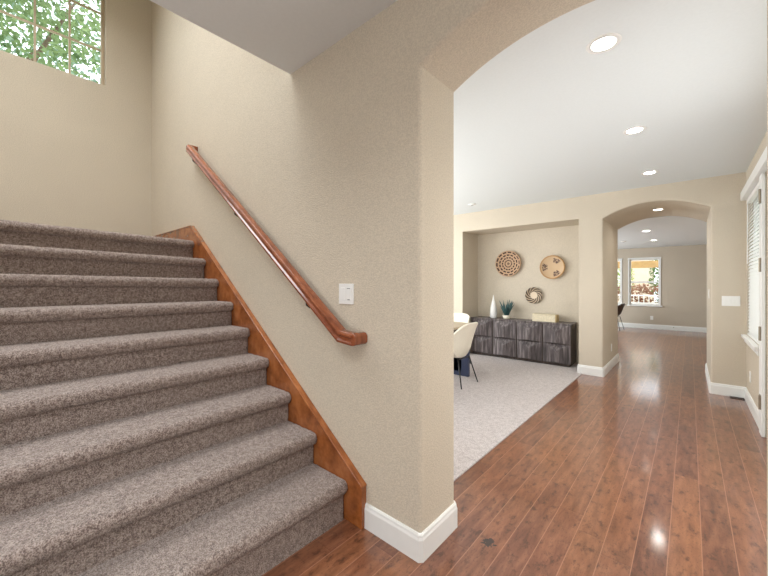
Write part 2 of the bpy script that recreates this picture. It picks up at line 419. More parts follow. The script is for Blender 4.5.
# baseboards: profile with an eased, stepped top
BH = 0.135
def baseboard(name, path, closed=False):
    """path of floor points; board is on the left of the direction of travel's right side = room side given by sign"""
    prof = [(0, 0), (0.016, 0), (0.016, BH-0.03), (0.012, BH-0.018), (0.011, BH-0.008), (0.006, BH), (0, BH)]
    m = MB(); P = [Vector((p[0], p[1])) for p in path]; rings = []
    for i, p in enumerate(P):
        d0 = (p-P[i-1]).normalized() if i else None
        d1 = (P[i+1]-p).normalized() if i < len(P)-1 else None
        n0 = Vector((d0.y, -d0.x)) if d0 is not None else None
        n1 = Vector((d1.y, -d1.x)) if d1 is not None else None
        if n0 is None: n = n1
        elif n1 is None: n = n0
        else: n = (n0+n1)/(1+n0.dot(n1))
        rings.append([m.bm.verts.new((p.x+n.x*a, p.y+n.y*a, z)) for a, z in prof])
    k = len(prof)
    for A, B in zip(rings, rings[1:]):
        for j in range(k): m.bm.faces.new((A[j], A[(j+1) % k], B[(j+1) % k], B[j]))
    m.bm.faces.new(rings[0]); m.bm.faces.new(rings[-1][::-1])
    return struct(m.build(name, 'white_trim'))
e = 0.008
baseboard('baseboard_archway', [(-1.352, YW), (AX0-e, YW), (AX0, YW+e), (AX0, YB-e), (AX0-e, YB), (-1.21, YB)])
baseboard('baseboard_archway_right', [(AX1+0.3, YB), (AX1+e, YB), (AX1, YB-e), (AX1, YW+e), (AX1+e, YW), (2.9, YW)])
baseboard('baseboard_pier', [(NX1, 6.0), (NX1, YF), (BX0-e, YF), (BX0, YF+e), (BX0, 7.3)])
baseboard('baseboard_passage', [(BX1, 7.3), (BX1, YF+e), (BX1+e, YF), (XR, YF), (XR, 4.655)])
baseboard('baseboard_back', [(-4.2, VY), (1.1, VY)])
baseboard('baseboard_far_right', [(1.1, VY), (1.1, 7.3)])

# stairwell window: tan frame, muntins, panes
def window_x(name, x_in, x_out, y0, y1, z0, z1, ny, zs, ys, frame, fm, w_=0.045, mw=0.018):
    """window in a wall facing +X or -X; x_in is the room side of the sash"""
    root = bpy.data.objects.new(name, None); COL.objects.link(root); root.location = (x_in, (y0+y1)/2, z0); struct(root)
    a, c = min(x_in, x_out), max(x_in, x_out)
    m = MB(); m.box(a, c, y0, y0+w_, z0, z1); m.box(a, c, y1-w_, y1, z0, z1); m.box(a, c, y0+w_, y1-w_, z0, z0+w_); m.box(a, c, y0+w_, y1-w_, z1-w_, z1)
    m.build('window_frame', frame, root, bevel=0.004)
    m = MB(); mid = (a+c)/2
    for y in ys: m.box(mid-0.012, mid+0.012, y-mw/2, y+mw/2, z0+w_, z1-w_)
    for z in zs:
        yy = [y0+w_] + sorted(ys) + [y1-w_]
        for q, r in zip(yy, yy[1:]): m.box(mid-0.012, mid+0.012, q+(mw/2 if q in ys else 0), r-(mw/2 if r in ys else 0), z-mw/2, z+mw/2)
    if ys or zs: m.build('muntins', fm, root)
    MB().box(mid-0.003, mid+0.003, y0+w_, y1-w_, z0+w_, z1-w_).build('window_pane', 'glass_pane', root)
    return root
window_x('window_1', XS-0.085, XS-0.145, SY0, SY1, SZ0, SZ1, 0, [4.15, 4.595, 5.03], [-0.50, -0.225, 0.055, 0.335, 0.615], 'tan_vinyl', 'tan_vinyl', 0.03)
# far room windows, white single-hung with casing and sill
for k, (a, c, z0, z1) in enumerate(FW):
    root = bpy.data.objects.new('window_%d' % (k+2), None); COL.objects.link(root); root.location = ((a+c)/2, VY, z0); struct(root)
    m = MB(); y0, y1 = VY+0.04, VY+0.10; f = 0.03
    for q in ((a, a+f, z0, z1), (c-f, c, z0, z1), (a+f, c-f, z0, z0+f), (a+f, c-f, z1-f, z1), (a+f, c-f, (z0+z1)/2-0.025, (z0+z1)/2+0.025)): m.box(q[0], q[1], y0, y1, q[2], q[3])
    m.build('window_frame', 'white_trim', root, bevel=0.003)
    MB().box(a+f, c-f, VY+0.065, VY+0.071, z0+f, z1-f).build('window_pane', 'glass_pane', root)
    m = MB(); g = 0.035
    m.box(a-g, a, VY-0.018, VY, z0, z1); m.box(c, c+g, VY-0.018, VY, z0, z1); m.box(a-g-0.01, c+g+0.01, VY-0.024, VY, z1, z1+0.045)
    m.build('window_casing', 'white_trim', root, bevel=0.003)
    MB().box(a-g-0.03, c+g+0.03, VY-0.05, VY, z0-0.04, z0).build('window_sill', 'white_trim', root, bevel=0.004)
# hall window on the right wall
wr = window_x('window_4', XR+0.05, XR+0.11, WY0, WY1, WZ0, WZ1, 0, [], [], 'white_trim', 'white_trim', 0.05)
MB().box(XR-0.045, XR, WY0-0.05, WY1+0.05, WZ0-0.035, WZ0).build('window_sill', 'white_trim', wr, bevel=0.005)
MB().box(XR-0.02, XR, WY0-0.03, WY1+0.04, WZ0-0.085, WZ0-0.035).build('window_apron', 'white_trim', wr, bevel=0.003)
MB().box(XR-0.05, XR, DY0-0.13, WY1+0.05, WZ1+0.0, WZ1+0.10).build('window_header', 'white_trim', wr, bevel=0.006)
# front door with its casing, hung on four hinges
dr = bpy.data.objects.new('door_1', None); COL.objects.link(dr); dr.location = (XR, DY1, 0); struct(dr)
m = MB(); m.box(XR-0.025, XR, DY1-0.01, DY1+0.13, 0, WZ1-0.002); m.box(XR-0.025, XR, DY0-0.145, DY0+0.01, 0, WZ1-0.002)
m.build('door_casing', 'white_trim', dr, bevel=0.004)
m = MB(); m.box(XR+0.012, XR+0.055, DY0+0.005, DY1-0.005, 0.01, DZ-0.012)
lf = m.build('door_leaf', 'white_trim', dr, bevel=0.003)
for y0 in (DY0+0.12, (DY0+DY1)/2+0.05):
    for z0, z1 in ((0.2, 0.95), (1.1, 2.15)):
        MB().box(XR+0.004, XR+0.012, y0, y0+0.30, z0, z1).build('door_panel', 'white_trim', lf, bevel=0.006)
for z in (0.30, 0.91, 1.52, 2.13):
    m = MB(); m.box(XR-0.030, XR-0.0245, DY1+0.002, DY1+0.075, z-0.06, z+0.06)
    m.lathe([(0.009, z-0.062), (0.009, z+0.062)], (XR-0.033, DY1+0.0, 0), 12)
    m.build('hinge', 'satin_nickel', dr)

# ================================================================== STAIRCASE
SYE = 1.352        # carpet ends against the skirt board
SY_IN = -1.29
NT_ = 9; RUN = 0.279; RISE = 0.1937; NX = -1.453; TZ = 0.232; TILT = 0.0237
def zt(k, y): return TZ + RISE*k + TILT*(SYE-y)*(1.0)
st = thing('staircase', 'carpeted staircase with taupe treads and stained wood skirt board along the beige wall', 'staircase', (-1.5, 0.6, 0))
def fuzz(p, amt):
    n = noise.noise(Vector(p)*55)*0.6 + noise.noise(Vector(p)*120)*0.5
    return n*amt
TW = [0, 0, 0, 0, 0, 0.15, 0.6, 0.9, 1.0]
def sheet(name, prof, y0, y1, dy, k, parent, amt=0.0055, round_end=True):
    """sweeps an X-Z profile along Y, lumps it like pile, sinks the wall end over a rounded edge"""
    bm = bmesh.new(); n = int((y1-y0)/dy); rows = []
    P = prof
    nor = []
    for i in range(len(P)):
        a = P[max(0, i-1)]; c = P[min(len(P)-1, i+1)]
        d = Vector((c[0]-a[0], c[1]-a[1])).normalized(); nor.append((d.y, -d.x))
    for j in range(n+1):
        y = y0 + (y1-y0)*j/n; row = []
        t_ = max(0.0, 1-(y1-y)/0.02); sink = 0.011*(1-math.sqrt(max(0, 1-t_*t_))) if round_end else 0
        for i, (x, z) in enumerate(P):
            zz = z + TILT*TW[k]*(SYE-y)
            q = fuzz((x, y, zz), amt) - sink
            row.append(bm.verts.new((x - nor[i][0]*-q if False else x + nor[i][0]*q, y, zz + nor[i][1]*q)))
        rows.append(row)
    for A, B in zip(rows, rows[1:]):
        for i in range(len(P)-1): bm.faces.new((A[i], A[i+1], B[i+1], B[i]))
    mm = MB(); mm.bm.free(); mm.bm = bm
    return mm.build(name, 'stair_carpet', parent, smooth=True)
def seg(a, c, step):
    n = max(1, int(math.hypot(c[0]-a[0], c[1]-a[1])/step)); return [(a[0]+(c[0]-a[0])*i/n, a[1]+(c[1]-a[1])*i/n) for i in range(n)]
for k in range(NT_):
    x = NX - RUN*k; z = TZ + RISE*k; r = 0.034; near = k < 5
    s_ = 0.008 if k < 4 else 0.012
    back = x - RUN - 0.045 if k < NT_-1 else XS+0.01
    th = 0.078
    nose = []
    for i in range(11):                     # soft bullnose
        a = PI/2 - i/10*PI
        nose.append((x - r + r*math.cos(a)*1.0, z - th/2 + (th/2)*math.sin(a)))
    prof = [(x-0.075, z-th-0.002)] + [(x-0.06, z-th)] + [(x-0.045, z-th)] + nose[::-1] + [(p[0], p[1]) for p in seg((x-r-0.008, z), (back, z), s_)[0:]] + [(back, z)]
    sheet('tread', prof, SY_IN, SYE, s_, k, st)
    zb = 0.0 if k == 0 else z - RISE
    rx = x - 0.036
    rp = seg((rx, zb-0.05 if k else 0.0), (rx, z-th+0.01), s_) + [(rx, z-th+0.01)]
    sheet('riser', rp, SY_IN, SYE, s_, k, st, 0.003)
m = MB()                                    # skirt board against the wall with a vertical front end
zl = 1.93; sx, sz = -3.79, 1.93
poly = [(-1.350, 0.0), (-1.350, 0.226), (sx, sz), (XS+0.002, sz), (XS+0.002, 1.70), (-4.0, 1.70), (-1.60, 0.0)]
m.prism(poly, 'y', SYE, YW-0.001); m.build('skirt_board', 'skirt_wood', st, bevel=0.004)
m = MB()                                    # thin cap along its top edge
ux, uz = (sx+1.366), (sz-0.226); L_ = math.hypot(ux, uz); px, pz = -uz/L_*-0.010, -ux/L_*0.010
m.prism([(-1.346, 0.226), (-1.346, 0.240), (sx, sz+0.012), (XS+0.002, sz+0.012), (XS+0.002, sz), (sx, sz)], 'y', SYE-0.006, YW-0.001); m.build('skirt_cap', 'skirt_wood', st, bevel=0.004)

# ================================================================== HANDRAIL
hr = thing('handrail', 'stained wooden handrail climbing the beige wall above the carpeted stairs', 'handrail', (-2.5, YW, 1.8))
RY = 1.318
prof = []
for a, c in ((-0.024, -0.030), (0.024, -0.030), (0.026, -0.018), (0.016, -0.010), (0.016, 0.000), (0.029, 0.010), (0.030, 0.018), (0.024, 0.028), (0.010, 0.033), (-0.010, 0.033), (-0.024, 0.028), (-0.030, 0.018), (-0.029, 0.010), (-0.016, 0.000), (-0.016, -0.010), (-0.026, -0.018)): prof.append((a, c))
top = (-3.72, RY, 2.69); low = (-1.475, RY, 1.058)
m = MB(); m.tube([top, low, (-1.365, RY, 1.048)], 1.12, prof=prof)
m.build('rail', 'rail_wood', hr, bevel=0.0012, seg=1, ang=20)
MB().prism([(-1.375, 1.013), (-1.375, 1.085), (-1.350, 1.080), (-1.340, 1.066), (-1.340, 1.032), (-1.350, 1.018)], 'y', RY-0.026, YW).build('rail_return', 'rail_wood', hr, bevel=0.006)
MB().box(-3.76, -3.70, RY-0.02, YW, 2.66, 2.725).build('rail_return', 'rail_wood', hr, bevel=0.006)
for f_ in (0.03, 0.42, 0.85):
    c = Vector(top).lerp(Vector(low), f_); m = MB()
    m.tube([(c.x, RY, c.z-0.028), (c.x, RY+0.008, c.z-0.085), (c.x, RY+0.03, c.z-0.10), (c.x, YW-0.004, c.z-0.10)], 0.007, 8)
    m.lathe([(0.022, 0), (0.022, 0.004), (0.012, 0.008)], (c.x, YW, c.z-0.10), 16, 'y')
    m.box(c.x-0.02, c.x+0.02, RY-0.012, RY+0.012, c.z-0.033, c.z-0.029)
    m.build('bracket', 'dark_metal', hr, smooth=False)

# ================================================================== SWITCHES, OUTLETS
sw = thing('light_switch', 'white light switch plate on the beige wall beside the lower end of the handrail', 'light switch', (-1.512, YW, 1.215))
sx0, sx1, sz0, sz1 = -1.574, -1.452, 1.237, 1.346
sx0, sx1, sz0, sz1 = -1.575, -1.45, 1.232, 1.352
MB().box(sx0, sx1, YW-0.006, YW, sz0, sz1).build('cover_plate', 'white_plastic', sw, bevel=0.002)
for q in (sx0+0.019, sx0+0.070):
    MB().box(q, q+0.036, YW-0.009, YW-0.006, sz0+0.024, sz1-0.024).build('rocker', 'white_plastic', sw, bevel=0.0015)
MB().box(sx0+0.080, sx0+0.098, YW-0.0105, YW-0.009, sz0+0.024, sz0+0.030).build('status_light', 'grey_plastic', sw)
MB().box(sx0+0.075, sx0+0.101, YW-0.0105, YW-0.009, sz1-0.030, sz1-0.025).build('status_light', 'grey_plastic', sw)

g4 = thing('light_switch', 'wide white four-gang switch plate on the wall right of the far archway', 'light switch', (0.372, YF, 1.08))
MB().box(0.292, 0.452, YF-0.006, YF, 1.085, 1.205).build('cover_plate', 'white_plastic', g4, bevel=0.002)
for i in range(4): MB().box(0.303+i*0.037, 0.303+i*0.037+0.027, YF-0.009, YF-0.006, 1.112, 1.178).build('rocker', 'white_plastic', g4, bevel=0.0015)

ps = thing('light_switch', 'narrow white switch plate on the inner right side of the far archway', 'light switch', (BX1, 6.32, 1.22))
MB().box(BX1-0.006, BX1, 6.28, 6.36, 1.16, 1.28).build('cover_plate', 'white_plastic', ps, bevel=0.002)
MB().box(BX1-0.009, BX1-0.006, 6.302, 6.338, 1.187, 1.253).build('rocker', 'white_plastic', ps)

def outlet(label, face, c):
    """face: outward normal axis of the wall"""
    o = thing('wall_outlet', label, 'outlet', c)
    nx, ny = face; tx, ty = -ny, nx
    def slab(name, w2, z0, z1, d0, d1, mat, u0=0):
        xs = [c[0]+nx*d+tx*u for d in (d0, d1) for u in (u0-w2, u0+w2)]; ys = [c[1]+ny*d+ty*u for d in (d0, d1) for u in (u0-w2, u0+w2)]
        return MB().box(min(xs), max(xs), min(ys), max(ys), c[2]+z0, c[2]+z1).build(name, mat, o)
    slab('cover_plate', 0.036, -0.058, 0.058, 0, 0.006, 'white_plastic')
    slab('socket', 0.017, 0.008, 0.036, 0.006, 0.008, 'white_plastic'); slab('socket', 0.017, -0.036, -0.008, 0.006, 0.008, 'white_plastic')
    return o
outlet('white outlet low on the inner left side of the far archway', (1, 0), (BX0, 6.62, 0.33))
outlet('white outlet low on the back wall under the far window', (0, -1), (-0.86, VY, 0.33))
outlet('white outlet on the right wall below the blinds', (-1, 0), (XR, 5.50, 0.335))
MB_ = MB(); MB_.lathe([(0.006, 0), (0.006, 0.05), (0.011, 0.05), (0.011, 0.062), (0.004, 0.066)], (-0.35, VY-0.016, 0.09), 10, 'y')
tag(MB_.build('door_stop', 'satin_nickel'), 'small door stop screwed to the white baseboard of the back wall', 'door stop')
# floor register beside the right wall
fv = thing('floor_vent', 'brown metal floor vent in the planks by the right-hand corner baseboard', 'vent', (0.41, 5.78, 0))
m = MB(); m.box(0.36, 0.48, 5.79, 5.805, 0, 0.006); m.box(0.36, 0.48, 5.865, 5.88, 0, 0.006); m.box(0.36, 0.372, 5.805, 5.865, 0, 0.006); m.box(0.468, 0.48, 5.805, 5.865, 0, 0.006)
m.build('frame', 'vent_metal', fv)
m = MB()
for i in range(7): m.box(0.376+i*0.013, 0.382+i*0.013, 5.805, 5.865, 0.0, 0.004)
m.build('grille', 'vent_metal', fv)

# ================================================================== RECESSED LIGHTS
def recessed(label, x, y, z, power=11.0, R=0.084, deep=0.075):
    o = thing('recessed_light', label, 'ceiling light', (x, y, z), 'recessed ceiling lights')
    r0 = 0.0565
    m = MB(); m.lathe([(r0, 0.0), (r0+0.002, -0.004), (R-0.004, -0.004), (R, 0.0)], (x, y, z), 36, 'z', False); m.build('trim_ring', 'white_plastic', o, smooth=True)
    if deep:
        bm = MB()
        bm.lathe([(r0, 0.0), (0.052, 0.04), (0.048, deep)], (x, y, z), 36, 'z', False)
        bm.build('reflector', 'white_plastic', o, smooth=True)
    r1 = 0.048 if deep else r0
    MB().lathe([(r1, deep), (r1, deep-0.004)], (x, y, z), 32).build('lens', 'lamp_lens', o)
    l = bpy.data.lights.new('recessed_light_lamp', 'AREA'); l.shape = 'DISK'; l.size = 0.09; l.energy = power; l.color = WARM; l.spread = math.radians(150)
    lo = bpy.data.objects.new('recessed_light_lamp', l); COL.objects.link(lo); lo.location = (x, y, z+deep-0.012)
    return o
recessed('nearest and largest recessed ceiling light in the hall', CX, CANS[0], ZC)
recessed('recessed hall ceiling light, second one from the near archway', CX, CANS[1], ZC)
recessed('recessed hall ceiling light, third one, nearest the far archway wall', CX, CANS[2], ZC)
recessed('recessed light in the underside of the far archway', -0.355, 6.60, 2.461, 4.0, 0.07, 0.0)
recessed('nearer of the two recessed ceiling lights in the far room', -0.68, 9.0, ZF, 9)
recessed('farther of the two recessed ceiling lights in the far room', -0.68, 11.0, ZF, 9)
def smoke(label, x, y, z):
    o = thing('smoke_detector', label, 'smoke detector', (x, y, z))
    MB().lathe([(0.06, 0), (0.06, -0.006), (0.05, -0.016), (0.03, -0.019)], (x, y, z), 28).build('body', 'white_plastic', o, smooth=True)
    MB().lathe([(0.022, -0.019), (0.02, -0.022)], (x, y, z), 20).build('sensor_cap', 'grey_plastic', o)
smoke('small white ceiling disc above the dining area', -2.70, 5.28, ZC)
smoke('small white smoke detector on the far room ceiling at left', -1.28, 10.8, ZF)

# ================================================================== BLINDS
bl = thing('window_blinds', 'white slatted blinds lowered over the window on the right wall', 'blinds', (XR+0.02, (WY0+WY1)/2, WZ1))
m = MB(); n = 40; 
for i in range(n):
    z = WZ0+0.035 + (WZ1-WZ0-0.12)*i/(n-1); a = math.radians(64)
    dx, dz = 0.021*math.cos(a), 0.021*math.sin(a); cx = XR+0.0165
    A = [(cx-dx, z-dz), (cx+dx, z+dz), (cx+dx, z+dz+0.002), (cx-dx, z-dz+0.002)]
    vs0 = [m.bm.verts.new((p[0], WY0+0.012, p[1])) for p in A]; vs1 = [m.bm.verts.new((p[0], WY1-0.012, p[1])) for p in A]
    for j in range(4): m.bm.faces.new((vs0[j], vs0[(j+1) % 4], vs1[(j+1) % 4], vs1[j]))
    m.bm.faces.new(vs0[::-1]); m.bm.faces.new(vs1)
m.build('slats', 'blind_slat', bl)
MB().box(XR-0.004, XR+0.042, WY0+0.008, WY1-0.008, WZ1-0.05, WZ1).build('headrail', 'white_plastic', bl, bevel=0.003)
MB().box(XR+0.001, XR+0.032, WY0+0.012, WY1-0.012, WZ0+0.002, WZ0+0.02).build('bottom_rail', 'white_plastic', bl, bevel=0.003)
MB().tube([(XR+0.0, WY1-0.07, WZ1-0.05), (XR-0.003, WY1-0.07, WZ1-0.75)], 0.004, 8).build('wand', 'white_plastic', bl)

# ================================================================== SIDEBOARD IN THE NICHE
bx0, bx1, by0, by1, bz0, bz1 = -3.17, -1.425, 6.165, 6.515, 0.010, 0.708
sb = thing('sideboard', 'dark weathered wood sideboard with carved faceted doors standing in the wall niche', 'sideboard', ((bx0+bx1)/2, (by0+by1)/2, bz0))
m = MB(); m.box(bx0, bx1, by0, by1, bz0+0.04, bz1-0.022); m.build('body', 'dark_case_wood', sb, bevel=0.003)
MB().box(bx0-0.006, bx1+0.006, by0-0.012, by1, bz1-0.022, bz1).build('top', 'rough_sawn_wood', sb, bevel=0.003)
m = MB(); m.box(bx0+0.03, bx1-0.03, by0+0.01, by0+0.05, bz0, bz0+0.04); m.box(bx0+0.03, bx1-0.03, by1-0.05, by1-0.02, bz0, bz0+0.04)
m.box(bx0+0.03, bx0+0.06, by0+0.05, by1-0.05, bz0, bz0+0.04); m.box(bx1-0.06, bx1-0.03, by0+0.05, by1-0.05, bz0, bz0+0.04); m.build('plinth', 'dark_case_wood', sb)
dw = (bx1-bx0)/4; mid = (bz0+0.044+bz1-0.024)/2
for i in range(4):
    x0 = bx0+dw*i+0.006; x1 = x0+dw-0.012
    door = MB().box(x0, x1, by0-0.012, by0, bz0+0.044, bz1-0.026).build('door', 'dark_case_wood', sb)
    for z0, z1 in ((bz0+0.047, mid-0.003), (mid+0.003, bz1-0.028)):
        m = MB(); cx = (x0+x1)/2; t1 = 0.11; yb = by0-0.012; yt = by0-0.085; q = 0.005
        A = [(x0+q, yb, z0), (x1-q, yb, z0), (x1-q, yb, z1), (x0+q, yb, z1)]
        v = [m.bm.verts.new(p) for p in A]; e0 = m.bm.verts.new((cx, yt, z0+t1*0.25)); e1 = m.bm.verts.new((cx, yt, z1-t1))
        for f in ((v[0], v[1], e0), (v[1], v[2], e1, e0), (v[2], v[3], e1), (v[3], v[0], e0, e1), (v[3], v[2], v[1], v[0])): m.bm.faces.new(f)
        m.build('carved_panel', 'rough_sawn_wood', door)
# things on the sideboard
MB1 = MB(); MB1.lathe([(0.056, 0), (0.064, 0.015), (0.064, 0.11), (0.056, 0.20), (0.037, 0.29), (0.020, 0.345), (0.006, 0.43), (0.001, 0.437)], (-2.80, 6.34, bz1), 24)
tag(MB1.build('vase', 'white_ceramic', smooth=True), 'tall white tapering vase standing on the sideboard', 'vase')
pp = thing('potted_succulent', 'spiky blue-green succulent in a small cream pot on the sideboard', 'plant', (-2.545, 6.33, bz1))
MB().lathe([(0.050, 0), (0.066, 0.02), (0.072, 0.065), (0.067, 0.068), (0.06, 0.05)], (-2.545, 6.33, bz1), 22).build('pot', 'cream_ceramic', pp, smooth=True)
m = MB(); rr = random.Random(3)
for i in range(30):
    a = rr.random()*2*PI; le = 0.17+rr.random()*0.14; out = 0.04+rr.random()*0.10
    p0 = Vector((-2.545+0.02*math.cos(a), 6.33+0.02*math.sin(a), bz1+0.045))
    p1 = p0 + Vector((math.cos(a)*out*0.5, math.sin(a)*out*0.5, le*0.6)); p2 = p0 + Vector((math.cos(a)*out, math.sin(a)*out, le))
    m.tube([p0, p1, p2], [0.011, 0.012, 0.0015], 6)
m.build('leaves', 'succulent_leaf', pp, smooth=True)
bk = thing('keepsake_box', 'long low cream box with a tan end lying on the right of the sideboard', 'box', (-1.86, 6.33, bz1))
MB().box(-2.06, -1.69, 6.26, 6.42, bz1, bz1+0.105).build('body', 'pale_wood', bk, bevel=0.003)
MB().box(-2.06, -1.69, 6.26, 6.42, bz1+0.107, bz1+0.125).build('lid', 'pale_wood', bk, bevel=0.003)
MB().box(-1.69, -1.672, 6.265, 6.415, bz1, bz1+0.122).build('end_panel', 'tan_spine', bk, bevel=0.002)

# wall baskets on the niche back
def basket_mat(name, kind):
    t = NT(name); co = t.coord(); sep = t.n('ShaderNodeSeparateXYZ'); t.l(co, sep.inputs[0])
    x, z = sep.outputs[0], sep.outputs[2]
    r = t.math('SQRT', t.math('ADD', t.math('MULTIPLY', x, x), t.math('MULTIPLY', z, z)))
    an = t.math('DIVIDE', t.math('ARCTAN2', z, x), 2*PI)
    tan, brown, dk, pale = rgb(196, 164, 134), rgb(120, 78, 54), rgb(66, 44, 36), rgb(222, 206, 182)
    coil = t.math('FRACT', t.math('MULTIPLY', r, 62.0))
    if kind == 'rings':
        f = t.math('FRACT', t.math('MULTIPLY', r, 20.0)); seg_ = t.math('FRACT', t.math('ADD', t.math('MULTIPLY', an, 14.0), t.math('MULTIPLY', t.math('FLOOR', t.math('MULTIPLY', r, 20.0)), 0.37)))
        c = t.mix(t.math('MULTIPLY', t.math('LESS_THAN', f, 0.5), t.math('GREATER_THAN', seg_, 0.28)), tan, dk)
    elif kind == 'patches':
        s3 = t.math('ABSOLUTE', t.math('SUBTRACT', t.math('FRACT', t.math('ADD', t.math('MULTIPLY', an, 3.0), 0.0)), 0.5))
        inr = t.math('MULTIPLY', t.math('GREATER_THAN', r, 0.085), t.math('LESS_THAN', r, 0.165))
        m1 = t.math('MULTIPLY', t.math('LESS_THAN', s3, 0.20), inr)
        ck = t.math('GREATER_THAN', t.noise(co, 60, 2), 0.46)
        c = t.mix(t.math('MULTIPLY', m1, ck), rgb(206, 178, 144), rgb(98, 74, 68))
        c = t.mix(t.math('GREATER_THAN', r, 0.185), c, rgb(186, 146, 100))
    else:
        sg = t.math('FRACT', t.math('ADD', t.math('MULTIPLY', an, 11.0), t.math('MULTIPLY', r, 22.0)))
        c = t.mix(t.math('GREATER_THAN', sg, 0.42), rgb(196, 176, 150), rgb(74, 62, 52))
        c = t.mix(t.math('LESS_THAN', r, 0.062), c, pale)
    t.base(c); t.set(Roughness=0.8); t.bump(coil, 0.6, 0.006); M[name] = t.m
basket_mat('basket_rings', 'rings'); basket_mat('basket_patches', 'patches'); basket_mat('basket_dots', 'dots')
def basket(label, x, z, R_, mat, depth):
    y = 6.518
    pr = [(0.002, depth*0.45), (R_*0.5, depth*0.45), (R_*0.75, depth*0.6), (R_*0.92, depth*0.92), (R_*0.97, depth), (R_, depth*0.92), (R_, depth*0.6), (R_*0.8, 0.006), (R_*0.5, 0.0)]
    m = MB(); m.lathe([(r_, h) for r_, h in pr], (0, 0, 0), 48, 'y')
    o = m.build('wall_basket', mat, smooth=True); o.location = (x, y, z)
    tag(o, label, 'wall basket', 'woven baskets on the niche wall')
basket('largest woven wall basket with dark maze-like rings, left one above the sideboard', -2.573, 1.733, 0.243, 'basket_rings', 0.07)
basket('tan woven wall basket with three dark patches, right one above the sideboard', -1.795, 1.643, 0.205, 'basket_patches', 0.065)
basket('smallest wall basket, dark speckled ring with pale centre, below the other two', -2.112, 1.146, 0.146, 'basket_dots', 0.045)

# ================================================================== DINING TABLE AND CHAIRS
tb = thing('dining_table', 'dining table with thick top on dark blue metal frame legs in the carpeted dining area', 'table', (-2.9, 3.6, 0.01))
MB().box(-3.40, -2.37, 2.55, 4.83, 0.735, 0.76).build('tabletop', 'table_wood', tb, bevel=0.004)
MB().box(-3.36, -2.39, 2.59, 4.79, 0.68, 0.735).build('apron', 'dark_table_wood', tb, bevel=0.003)
for y in (2.75, 4.56):
    m = MB(); m.prism([(-3.32, 0.010), (-2.40, 0.010), (-2.40, 0.68), (-2.50, 0.68), (-2.50, 0.07), (-3.22, 0.07), (-3.22, 0.68), (-3.32, 0.68)], 'y', y, y+0.06)
    m.build('leg', 'navy_metal', tb, bevel=0.004)
def make_chair(name, label, cat, shell_mat, leg_mat, W_=0.25, seat_z=0.365, top_z=0.835, grp=None):
    """faces +Y in its own frame; curved bucket shell on four splayed rod legs"""
    o = thing(name, label, cat, (0, 0, 0), grp)
    bm = bmesh.new(); NU, NV = 20, 22; th = 0.028
    def S(u, v):        # v 0..1 from front lip of the seat to top of the back, u -1..1 across
        if v < 0.45:
            t_ = v/0.45; y = 0.25 - 0.36*t_; z = seat_z + 0.03*(1-t_)**2; wv = 0.21+0.03*t_
            rise = 0.13*t_*abs(u)**3; yy = 0.0
        else:
            t_ = (v-0.45)/0.55
            y = -0.11 - 0.05*math.sin(min(1, t_*3)*PI/2) - 0.13*t_; z = seat_z + (top_z-seat_z)*t_
            wv = 0.24 + 0.02*math.sin(t_*PI) - 0.03*t_
            rise = 0.13*(1-t_)*abs(u)**3; yy = (0.16*(1-t_)+0.06)*abs(u)**2.2*min(1, t_*2.5)
            z -= 0.05*(t_**3)*abs(u)**4.0
        return Vector((u*wv, y+yy, z+rise))
    grid = [[S(-1+2*i/NU, j/NV) for i in range(NU+1)] for j in range(NV+1)]
    top_, bot_ = [], []
    for j in range(NV+1):
        ra, rb = [], []
        for i in range(NU+1):
            p = grid[j][i]; du = grid[j][min(NU, i+1)]-grid[j][max(0, i-1)]; dv = grid[min(NV, j+1)][i]-grid[max(0, j-1)][i]
            n_ = du.cross(dv).normalized()
            ra.append(bm.verts.new(p + n_*th*0.5)); rb.append(bm.verts.new(p - n_*th*0.5))
        top_.append(ra); bot_.append(rb)
    for j in range(NV):
        for i in range(NU):
            bm.faces.new((top_[j][i], top_[j][i+1], top_[j+1][i+1], top_[j+1][i])); bm.faces.new((bot_[j][i], bot_[j+1][i], bot_[j+1][i+1], bot_[j][i+1]))
    for j in range(NV):
        bm.faces.new((top_[j][0], top_[j+1][0], bot_[j+1][0], bot_[j][0])); bm.faces.new((top_[j][NU], bot_[j][NU], bot_[j+1][NU], top_[j+1][NU]))
    for i in range(NU):
        bm.faces.new((top_[0][i], bot_[0][i], bot_[0][i+1], top_[0][i+1])); bm.faces.new((top_[NV][i], top_[NV][i+1], bot_[NV][i+1], bot_[NV][i]))
    mm = MB(); mm.bm.free(); mm.bm = bm; mm.build('shell', shell_mat, o, smooth=True, bevel=0.008)
    for sx_ in (-1, 1):
        for sy_ in (-1, 1):
            MB().tube([(sx_*0.15, sy_*0.13-0.01, seat_z-0.012), (sx_*0.225, sy_*0.225-0.005, 0.0)], [0.0095, 0.0075], 10).build('leg', leg_mat, o, smooth=True)
    for yy in (-0.14, 0.12): MB().tube([(-0.15, yy, seat_z-0.014), (0.15, yy, seat_z-0.014)], 0.007, 8).build('cross_bar', leg_mat, o)
    return o
c1 = make_chair('dining_chair', 'cream shell dining chair on thin black legs, back turned to the hall', 'chair', 'cream_fabric', 'black_metal', grp='cream dining chairs')
c1.location = (-2.41, 4.2, 0.010); c1.rotation_euler = (0, 0, math.radians(90))
dup(c1, (-2.99, 5.12, 0.010), math.radians(180), 'cream dining chair at the far end of the table, mostly hidden', 'cream dining chairs')
c3 = make_chair('desk_chair', 'dark brown shell chair on thin legs by the window in the far room', 'chair', 'brown_chair_shell', 'black_metal', seat_z=0.40, top_z=0.78)
c3.location = (-1.72, 12.3, 0); c3.rotation_euler = (0, 0, math.radians(84))

